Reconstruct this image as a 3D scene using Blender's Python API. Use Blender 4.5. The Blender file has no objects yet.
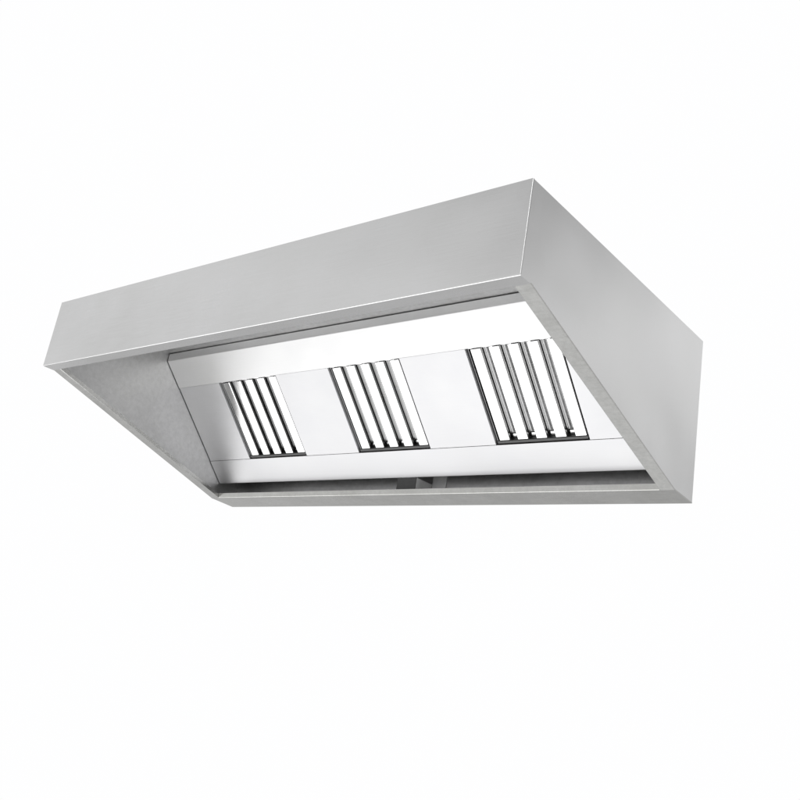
import bpy, bmesh, math, random
from mathutils import Vector, Matrix, Euler

C = bpy.context.scene
COL = C.collection
LIFT = 2.5            # the canopy hangs this high; its own top is z = 0 in local metres
R = math.radians

# ------------------------------------------------------------------ camera
cam_d = bpy.data.cameras.new('camera')
cam = bpy.data.objects.new('camera', cam_d); COL.objects.link(cam)
cam.location = (2.1106, -1.5478, -1.19 + LIFT)
cam.rotation_mode = 'XYZ'
cam.rotation_euler = (1.8871, -0.1623, 0.6823)
cam_d.sensor_width = 36.0
cam_d.lens = 949.51 / 800 * 36.0
cam_d.clip_start = 0.05; cam_d.clip_end = 200
C.camera = cam

# ------------------------------------------------------------------ white backdrop; off-frame tones added to shape reflections in the steel
W = bpy.data.worlds.new('World'); C.world = W; W.use_nodes = True
nt = W.node_tree; nt.nodes.clear()
N = nt.nodes.new; L = nt.links.new
tc = N('ShaderNodeTexCoord'); sep = N('ShaderNodeSeparateXYZ'); L(tc.outputs['Generated'], sep.inputs[0])
# brightness by height, as seen to the sides and behind the camera
mr = N('ShaderNodeMapRange'); mr.inputs[1].default_value = -1; mr.inputs[2].default_value = 1
L(sep.outputs['Z'], mr.inputs[0])
side = N('ShaderNodeValToRGB'); L(mr.outputs[0], side.inputs[0])
def ramp(node, stops):
    cr = node.color_ramp; cr.interpolation = 'EASE'
    while len(cr.elements) < len(stops): cr.elements.new(0.5)
    for e, (z, v) in zip(cr.elements, stops):
        e.position = (z + 1) / 2; e.color = (v, v, v * 1.004, 1)
ramp(side, [(-1, .60), (-.3, .72), (.04, .5), (.18, .32), (.26, .40), (.35, .90), (.40, .90), (.53, .40), (1, .40)])
# unseen brightness in front of the fascia, added to shape its reflections
reflect_env = N('ShaderNodeValToRGB'); L(mr.outputs[0], reflect_env.inputs[0])
ramp(reflect_env, [(-1, .62), (-.4, .62), (-.05, .95), (.16, .95), (.30, .78), (.42, .92), (.56, .50), (1, .40)])
dotw = N('ShaderNodeVectorMath'); dotw.operation = 'DOT_PRODUCT'; dotw.inputs[1].default_value = (-.62, -.78, 0)
L(tc.outputs['Generated'], dotw.inputs[0])
facw = N('ShaderNodeMapRange'); facw.interpolation_type = 'SMOOTHSTEP'
facw.inputs[1].default_value = -.1; facw.inputs[2].default_value = .4
L(dotw.outputs['Value'], facw.inputs[0])
mixw = N('ShaderNodeMix'); mixw.data_type = 'RGBA'
L(facw.outputs[0], mixw.inputs[0]); L(side.outputs[0], mixw.inputs[6]); L(reflect_env.outputs[0], mixw.inputs[7])
# the white sweep behind the canopy
front = N('ShaderNodeValToRGB'); L(mr.outputs[0], front.inputs[0])
ramp(front, [(-1, .78), (-.66, .76), (-.42, .55), (-.26, .50), (-.145, .993), (.82, .993), (1, .8)])  # darker band below the frame added for flange and gutter reflections
dot = N('ShaderNodeVectorMath'); dot.operation = 'DOT_PRODUCT'
dot.inputs[1].default_value = (-.66, .75, .0)
L(tc.outputs['Generated'], dot.inputs[0])
fac = N('ShaderNodeMapRange'); fac.interpolation_type = 'SMOOTHSTEP'
fac.inputs[1].default_value = .22; fac.inputs[2].default_value = .52
L(dot.outputs['Value'], fac.inputs[0])
mix = N('ShaderNodeMix'); mix.data_type = 'RGBA'
L(fac.outputs[0], mix.inputs[0]); L(mixw.outputs[2], mix.inputs[6]); L(front.outputs[0], mix.inputs[7])
bg = N('ShaderNodeBackground'); bg.inputs['Strength'].default_value = 1.0
L(mix.outputs[2], bg.inputs['Color'])
wo = N('ShaderNodeOutputWorld'); L(bg.outputs[0], wo.inputs['Surface'])

# ------------------------------------------------------------------ lamps
def area(name, loc, target, sx, sy, power):
    d = bpy.data.lights.new(name, 'AREA'); d.shape = 'RECTANGLE'; d.size = sx; d.size_y = sy; d.energy = power
    o = bpy.data.objects.new(name, d); COL.objects.link(o)
    o.location = Vector(loc) + Vector((0, 0, LIFT))
    o.rotation_euler = (Vector(target) - Vector(loc)).to_track_quat('-Z', 'Y').to_euler()
    return o
area('filter_fill_light', (-1.3, -0.75, -2.7), (-1.3, .65, -.2), 8.2, 2.3, 93)  # unseen lamp, added and widened to whiten the filter slope
area('edge_fill_light', (2.9, -2.4, 2.0), (1, 0, -.1), 1.2, 1.2, 18)  # unseen lamp, added to brighten the front corner fold

C.view_settings.view_transform = 'Standard'; C.view_settings.look = 'None'
C.view_settings.exposure = 0; C.view_settings.gamma = 1

# ------------------------------------------------------------------ materials
def steel(name, base, rough, rvar=.08, bump=.03, grain=(1, 70, 70), metallic=1.0, tint=.06, blotch=3.0, wave=0.0, speck=0.0, cool=1.0):
    m = bpy.data.materials.new(name); m.use_nodes = True
    t = m.node_tree; n = t.nodes.new; l = t.links.new
    b = t.nodes['Principled BSDF']
    b.inputs['Metallic'].default_value = metallic
    co = n('ShaderNodeTexCoord')
    mp = n('ShaderNodeMapping'); mp.inputs['Scale'].default_value = grain; l(co.outputs['Object'], mp.inputs[0])
    br = n('ShaderNodeTexNoise'); br.inputs['Scale'].default_value = 6; br.inputs['Detail'].default_value = 6; br.inputs['Roughness'].default_value = .65
    l(mp.outputs[0], br.inputs['Vector'])
    bl = n('ShaderNodeTexNoise'); bl.inputs['Scale'].default_value = blotch; bl.inputs['Detail'].default_value = 5; bl.inputs['Roughness'].default_value = .6
    l(co.outputs['Object'], bl.inputs['Vector'])
    ad = n('ShaderNodeMath'); ad.operation = 'MULTIPLY_ADD'; ad.inputs[1].default_value = .45
    l(br.outputs['Fac'], ad.inputs[0]); 
    h = n('ShaderNodeMath'); h.operation = 'MULTIPLY'; h.inputs[1].default_value = .55; l(bl.outputs['Fac'], h.inputs[0])
    l(h.outputs[0], ad.inputs[2])
    r = n('ShaderNodeMapRange'); r.inputs[1].default_value = .3; r.inputs[2].default_value = .7
    r.inputs[3].default_value = rough - rvar; r.inputs[4].default_value = rough + rvar
    l(ad.outputs[0], r.inputs[0]); l(r.outputs[0], b.inputs['Roughness'])
    c = n('ShaderNodeValToRGB'); l(ad.outputs[0], c.inputs[0])
    lo, hi = base * (1 - tint), base * (1 + tint)
    c.color_ramp.elements[0].position = .3; c.color_ramp.elements[0].color = (lo, lo, lo * .99 * cool, 1)
    c.color_ramp.elements[1].position = .7; c.color_ramp.elements[1].color = (hi, hi, hi * 1.005 * cool, 1)
    l(c.outputs[0], b.inputs['Base Color'])
    bp = n('ShaderNodeBump'); bp.inputs['Strength'].default_value = bump; bp.inputs['Distance'].default_value = .004
    l(ad.outputs[0], bp.inputs['Height']); l(bp.outputs[0], b.inputs['Normal'])
    if speck:      # fine spangle of the raw sheet
        sp = n('ShaderNodeTexNoise'); sp.inputs['Scale'].default_value = 55; sp.inputs['Detail'].default_value = 4; sp.inputs['Roughness'].default_value = .7
        l(co.outputs['Object'], sp.inputs['Vector'])
        sr = n('ShaderNodeMapRange'); sr.inputs[1].default_value = .3; sr.inputs[2].default_value = .7
        sr.inputs[3].default_value = 1 - speck; sr.inputs[4].default_value = 1 + speck * .6
        l(sp.outputs['Fac'], sr.inputs[0])
        mu = n('ShaderNodeVectorMath'); mu.operation = 'SCALE'
        l(c.outputs[0], mu.inputs[0]); l(sr.outputs[0], mu.inputs['Scale']); l(mu.outputs[0], b.inputs['Base Color'])
    if wave:       # slight oil-canning of the thin sheet
        wv = n('ShaderNodeTexNoise'); wv.inputs['Scale'].default_value = 2.2; wv.inputs['Detail'].default_value = 1
        l(co.outputs['Object'], wv.inputs['Vector'])
        b2 = n('ShaderNodeBump'); b2.inputs['Strength'].default_value = 1; b2.inputs['Distance'].default_value = wave
        l(wv.outputs['Fac'], b2.inputs['Height']); l(b2.outputs[0], bp.inputs['Normal'])
    return m
M_OUT = steel('satin_steel', .67, .24, rvar=.05, bump=.01, wave=.011)
M_IN = steel('mill_finish_steel', .62, .42, blotch=4, tint=.09, bump=.008, grain=(3, 12, 12), wave=.015, speck=.10)
M_FLANGE = steel('folded_steel', .59, .24, rvar=.03, blotch=9, tint=.10, grain=(1, 25, 25), speck=.10, cool=.975, bump=.01)
M_BANK = steel('polished_steel', .72, .52, rvar=.06, grain=(2, 40, 40), tint=.04, bump=.008, blotch=5)
M_BLANK = steel('satin_filter_steel', .62, .50, rvar=.06, grain=(2, 40, 40), tint=.05, blotch=6, bump=.008, wave=.012, cool=1.014)
M_GUT = steel('gutter_steel', .50, .22, rvar=.05, blotch=9, tint=.12, bump=.01, speck=.06, cool=.965)
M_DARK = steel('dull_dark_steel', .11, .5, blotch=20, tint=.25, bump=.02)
M_REAR = steel('dull_baffle_steel', .64, .30, blotch=14, tint=.15)
M_GAP_SHADE = steel('filter_gap_shade', .05, .6, blotch=40, tint=.3, metallic=.3)  # near-black colour standing in for shade between the slats
M_BOUNCE = steel('pale_bounce_steel', .85, .5, metallic=.0, blotch=30, tint=.12, bump=.02)  # pale non-metal, bounced light put into the bracket plates' colour
M_SLAT = steel('bright_steel', .74, .19, rvar=.05, grain=(60, 2, 2), tint=.04, bump=.02, blotch=14)

# ------------------------------------------------------------------ mesh helpers
HOOD = bpy.data.objects.new('exhaust_hood', None); COL.objects.link(HOOD)
HOOD.location = (0, 0, LIFT)
HOOD.empty_display_size = .2
HOOD['label'] = 'stainless steel commercial kitchen exhaust hood with three baffle filters, hanging on white'
HOOD['category'] = 'range hood'

def obj(name, bm, mat, parent=HOOD, smooth=35, label=None):
    bmesh.ops.remove_doubles(bm, verts=bm.verts, dist=1e-6)
    bmesh.ops.recalc_face_normals(bm, faces=bm.faces)
    me = bpy.data.meshes.new(name); bm.to_mesh(me); bm.free()
    for p in me.polygons: p.use_smooth = True
    me.set_sharp_from_angle(angle=R(smooth))
    me.materials.append(mat)
    o = bpy.data.objects.new(name, me); COL.objects.link(o); o.parent = parent
    wn = o.modifiers.new('weighted', 'WEIGHTED_NORMAL'); wn.keep_sharp = True; wn.weight = 100
    if label: o['label'] = label
    return o

def fillet(path, rad, seg=5):
    """round the inner corners of an open polyline"""
    out = [Vector(path[0])]
    for i in range(1, len(path) - 1):
        a, b, c = map(Vector, path[i - 1:i + 2])
        d1 = (a - b).normalized(); d2 = (c - b).normalized()
        ang = d1.angle(d2); t = rad / math.tan(ang / 2)
        t = min(t, (a - b).length * .49, (c - b).length * .49); r = t * math.tan(ang / 2)
        p1 = b + d1 * t; p2 = b + d2 * t
        cen = b + (d1 + d2).normalized() * (r / math.sin(ang / 2))
        v1 = p1 - cen; v2 = p2 - cen; th = v1.angle_signed(v2)
        for k in range(seg + 1):
            f = -th * k / seg
            out.append(cen + Vector((v1.x * math.cos(f) - v1.y * math.sin(f), v1.x * math.sin(f) + v1.y * math.cos(f))))
    out.append(Vector(path[-1]))
    return out

def thick(path, t):
    """offset an open 2-D polyline to its left by t; returns the closed outline"""
    n = len(path); off = []
    for i in range(n):
        ds = []
        if i > 0: ds.append((path[i] - path[i - 1]).normalized())
        if i < n - 1: ds.append((path[i + 1] - path[i]).normalized())
        ns = [Vector((-d.y, d.x)) for d in ds]
        m = sum(ns, Vector((0, 0))).normalized()
        off.append(path[i] + m * (t / max(.3, m.dot(ns[0]))))
    return list(path), off

def sheet(bm, path, x0, x1, t, rad=.004, seg=5, mp=None):
    """bent sheet: profile (a,b) extruded along x; mp maps (x,a,b) to 3-D"""
    mp = mp or (lambda x, a, b: Vector((x, a, b)))
    p, q = thick(fillet(path, rad, seg), t)
    n = len(p); ring = []
    for x in (x0, x1):
        ring.append([[bm.verts.new(mp(x, v.x, v.y)) for v in s] for s in (p, q)])
    for i in range(n - 1):
        for s in (0, 1):
            bm.faces.new((ring[0][s][i], ring[0][s][i + 1], ring[1][s][i + 1], ring[1][s][i]))
        for e in (0, 1):
            bm.faces.new((ring[e][0][i], ring[e][0][i + 1], ring[e][1][i + 1], ring[e][1][i]))
    for i in (0, n - 1):
        bm.faces.new((ring[0][0][i], ring[0][1][i], ring[1][1][i], ring[1][0][i]))

def prism(bm, poly, w0, w1, mp):
    a = [bm.verts.new(mp(w0, *p)) for p in poly]; b = [bm.verts.new(mp(w1, *p)) for p in poly]
    bm.faces.new(a); bm.faces.new(b)
    n = len(poly)
    for i in range(n): bm.faces.new((a[i], a[(i + 1) % n], b[(i + 1) % n], b[i]))

def bevel(bm, test, w, seg=3):
    bm.edges.ensure_lookup_table()
    es = [e for e in bm.edges if test(e.verts[0].co, e.verts[1].co)]
    if es: bmesh.ops.bevel(bm, geom=es, offset=w, segments=seg, profile=.5, affect='EDGES', clamp_overlap=True)

YZ = lambda x, y, z: Vector((x, y, z))
near = lambda a, b, e=1e-4: abs(a - b) < e

# ------------------------------------------------------------------ dimensions (metres)
HX = 1.0          # half width
FH = .2473        # fascia height
D = .9765         # depth
H = .5030         # height at the back
YK = .857
ZK = -.4965         # where the sloped lower edge meets the flat gutter bottom
FL = .044         # flange width
LIP = .015        # upturned lip on the flanges
T = .003          # sheet thickness

# ------------------------------------------------------------------ front panel: fascia folded into flange and lip
bm = bmesh.new()
sheet(bm, [(0, 0), (0, -FH), (FL, -FH)], -HX, HX, T, rad=.004)
prism(bm, [(FL - T, -FH + T + .0003), (FL - .0003, -FH + T + .0003), (FL - .0003, -FH + .018), (FL - T, -FH + .018)], -HX + FL, HX - FL, YZ)
bevel(bm, lambda a, b: near(abs(a.x), HX) and near(abs(b.x), HX) and near(a.x, b.x) and a.y < 1e-4 and b.y < 1e-4, .0022)
obj('front_panel', bm, M_OUT)

# ------------------------------------------------------------------ side panels
def diag(y): return -FH + (y - FL) * (ZK + FH) / (YK - FL)
sl = Vector((YK - FL, ZK + FH)).normalized()            # direction of the sloped edge in y,z
up = Vector((-sl.y, sl.x))                              # its inward normal
for s in (-1, 1):
    bm = bmesh.new()
    poly = [(T + .0004, 0), (D, 0), (D, -H + T), (YK + .001, ZK + T), (FL + .001, -FH + T), (T + .0004, -FH + T)]
    prism(bm, poly, s * (HX - T), s * HX, YZ)
    bevel(bm, lambda a, b: near(a.x, b.x) and near(a.x, s * HX) and ((near(a.z, 0) and near(b.z, 0)) or (near(a.y, D) and near(b.y, D))), .0015)
    sp = obj('side_panel', bm, M_IN if s < 0 else M_OUT)
    # folded return along the sloped edge, with an upturned lip
    bm = bmesh.new()
    a0 = Vector((FL - .0007, -FH + .0002)); a1 = Vector((YK, ZK))
    def mp(w, a, b): 
        p = a0.lerp(a1, w) + up * b
        return Vector((a, p.x, p.y))
    if s > 0:  sheet(bm, [(HX - FL, LIP), (HX - FL, 0), (HX, 0)], 0, 1, T, rad=.003, mp=mp)
    else:      sheet(bm, [(-HX, 0), (-HX + FL, 0), (-HX + FL, LIP)], 0, 1, T, rad=.003, mp=mp)
    bevel(bm, lambda a, b: near(abs(a.x), HX) and near(abs(b.x), HX) and (b - a).length > .3 and (a.z - diag(a.y)) < .001 and (b.z - diag(b.y)) < .001, .002)
    obj('flange', bm, M_FLANGE, sp)

# ------------------------------------------------------------------ top and back
bm = bmesh.new()
prism(bm, [(T + .0005, 0), (D, 0), (D, -T), (T + .0005, -T)], -HX + T, HX - T, YZ)
obj('top_panel', bm, M_IN)
bm = bmesh.new()
prism(bm, [(D - T, -T), (D, -T), (D, -H + T), (D - T, -H + T)], -HX + T, HX - T, YZ)
obj('back_panel', bm, M_IN)

# ------------------------------------------------------------------ gutter along the back
bm = bmesh.new()
sheet(bm, [(YK - .0045, ZK + .0185), (YK, ZK), (D, -H)], -HX + FL + .001, HX - FL - .001, T, rad=.004)
for s in (-1, 1):
    prism(bm, [(YK + .0005, ZK), (D, -H), (D, -H + T - .0003), (YK + .0005, ZK + T - .0003)], s * (HX - FL - .001), s * HX, YZ)
bevel(bm, lambda a, b: near(a.x, b.x) is False and near(a.y, D) and near(b.y, D) and near(a.z, -H) and near(b.z, -H), .002)
obj('grease_gutter', bm, M_GUT)

# ------------------------------------------------------------------ filter housing
A0 = Vector((.490, -.036))                 # knee under the vertical band, y,z
S = Vector((.7028, -.7113))                # down the slope
NRM = Vector((-.7113, -.7028))             # out of the slope, towards the cook
def onslope(v, w): return A0 + S * v + NRM * w
def SL(x, v, w):
    p = onslope(v, w); return Vector((x, p.x, p.y))
V1, V2, V3 = .1185, .449, .553
XI = HX - T - .0035
bm = bmesh.new()
sheet(bm, [(A0.x, -T - .0035), tuple(A0), tuple(onslope(V1, 0))], -XI, XI, T, rad=.006)
upper = obj('filter_housing', bm, M_BANK)
bm = bmesh.new()
sheet(bm, [tuple(onslope(V2, 0)), tuple(onslope(V3, 0)), (onslope(V3, 0).x + .03, onslope(V3, 0).y + .012)], -XI, XI, T, rad=.003)
obj('lower_panel', bm, M_BLANK, upper)
FX = [(-.752, -.432), (-.168, .155), (.418, .750)]
edges = [-XI] + [v for f in FX for v in f] + [XI]
for i in range(0, 8, 2):
    bm = bmesh.new()
    x0, x1 = edges[i], edges[i + 1]
    v0, v1 = V1 + .0012, V2 - .0012
    prism(bm, [(v0, -.0015), (v1, -.0015), (v1, -.0015 - T), (v0, -.0015 - T)], x0, x1, SL)
    # returns folded into the openings
    for k, x in ((i, x0), (i + 1, x1)):
        if abs(x) > .95: continue
        dx = T if k == i else -T
        prism(bm, [(v0, -.0016 - T), (v1, -.0016 - T), (v1, -.030), (v0, -.030)], x, x + dx, SL)
    bevel(bm, lambda a, b: (b - a).length > .3 and near(a.x, b.x) and abs(a.x) < .95, .0012, 2)
    obj('blank_panel', bm, M_BLANK, upper)

# ------------------------------------------------------------------ baffle filters
NS = 5
def make_filter(x0, x1):
    f = bpy.data.objects.new('baffle_filter', None); COL.objects.link(f); f.parent = HOOD
    cx = (x0 + x1) / 2; w = x1 - x0 - 2 * T - .002
    f.location = (cx, 0, 0); f.empty_display_size = .05
    va, vb = V1 + .004, V2 - .004
    hw = w / 2
    # frame: four walls set into the opening
    bm = bmesh.new()
    for x in (-hw, hw - .002): prism(bm, [(va, -.012), (vb, -.012), (vb, -.05), (va, -.05)], x, x + .002, SL)
    for v in (va, vb - .002): prism(bm, [(v, -.014), (v + .002, -.014), (v + .002, -.05), (v, -.05)], -hw + .002, hw - .002, SL)
    obj('frame', bm, M_SLAT, f)
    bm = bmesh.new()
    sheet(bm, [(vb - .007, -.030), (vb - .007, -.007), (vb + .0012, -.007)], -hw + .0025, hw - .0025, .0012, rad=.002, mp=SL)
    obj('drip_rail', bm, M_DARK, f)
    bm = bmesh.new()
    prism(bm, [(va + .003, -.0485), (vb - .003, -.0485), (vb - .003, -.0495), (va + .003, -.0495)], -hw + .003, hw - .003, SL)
    obj('gap_shade_sheet', bm, M_GAP_SHADE, f)  # dark sheet added behind the slats as painted gap shade
    sw = .040
    pitch = (w - .014 - sw) / (NS - 1)
    first = -hw + .0095 + sw / 2
    for i in range(NS):
        c = first + pitch * i
        bm = bmesh.new()
        def mp(v, a, b): return SL(a, v, b)
        sheet(bm, [(c - sw / 2, -.015), (c - sw / 2 + .001, -.007), (c + sw / 2 - .001, -.007), (c + sw / 2, -.015)][::-1],
              va + .003, vb - .0095, .0012, rad=.0035, seg=4, mp=mp)
        obj('baffle', bm, M_SLAT, f)
    # rear row of channels, one behind each gap, with the little end tabs
    for i in range(NS - 1):
        c = first + pitch * (i + .5)
        bm = bmesh.new()
        rw = .034
        sheet(bm, [(c - rw / 2, -.026), (c - rw / 2, -.036), (c + rw / 2, -.036), (c + rw / 2, -.026)], va + .003, vb - .021, .0012, rad=.003, seg=3, mp=mp)
        obj('rear_baffle', bm, M_REAR, f)
        bm = bmesh.new()
        prism(bm, [(vb - .022, -.024), (vb - .010, -.024), (vb - .010, -.026), (vb - .022, -.026)], c - .008, c + .012, SL)
        obj('end_tab', bm, M_SLAT, f)
    return f
for x0, x1 in FX: make_filter(x0, x1)

# ------------------------------------------------------------------ drain bracket in the middle of the gutter
br = bpy.data.objects.new('drain_bracket', None); COL.objects.link(br); br.parent = HOOD
br.location = (0, D, 0); br.empty_display_size = .05
def MV(x, y, z): return Vector((x, y - D, z))
x0, x1 = -.034, .050
y0, y1 = .882, D - T - .001
bm = bmesh.new()
prism(bm, [(y0, -.4275), (y0 + .003, -.4275), (y0 + .003, -.496), (y0, -.496)], x0, x1, MV)
bevel(bm, lambda a, b: True, .0008, 2)
obj('front_plate', bm, M_DARK, br)
for k, xx in enumerate((x0, x1 - .003)):
    bm = bmesh.new()
    prism(bm, [(y0 + .0034, -.4285), (y1, -.4285), (y1, -.497), (y0 + .0034, -.497)], xx, xx + .003, MV)
    bevel(bm, lambda a, b: True, .0008, 2)
    obj('side_plate', bm, M_BOUNCE, br)  # painted pale to stand in for bounced light
bm = bmesh.new()
prism(bm, [(D - T - .004, -.400), (D - T - .0005, -.400), (D - T - .0005, -.497), (D - T - .004, -.497)], .052, .112, MV)
bevel(bm, lambda a, b: True, .001, 2)
obj('wall_plate', bm, M_BOUNCE, br)  # same pale colour in place of bounced light
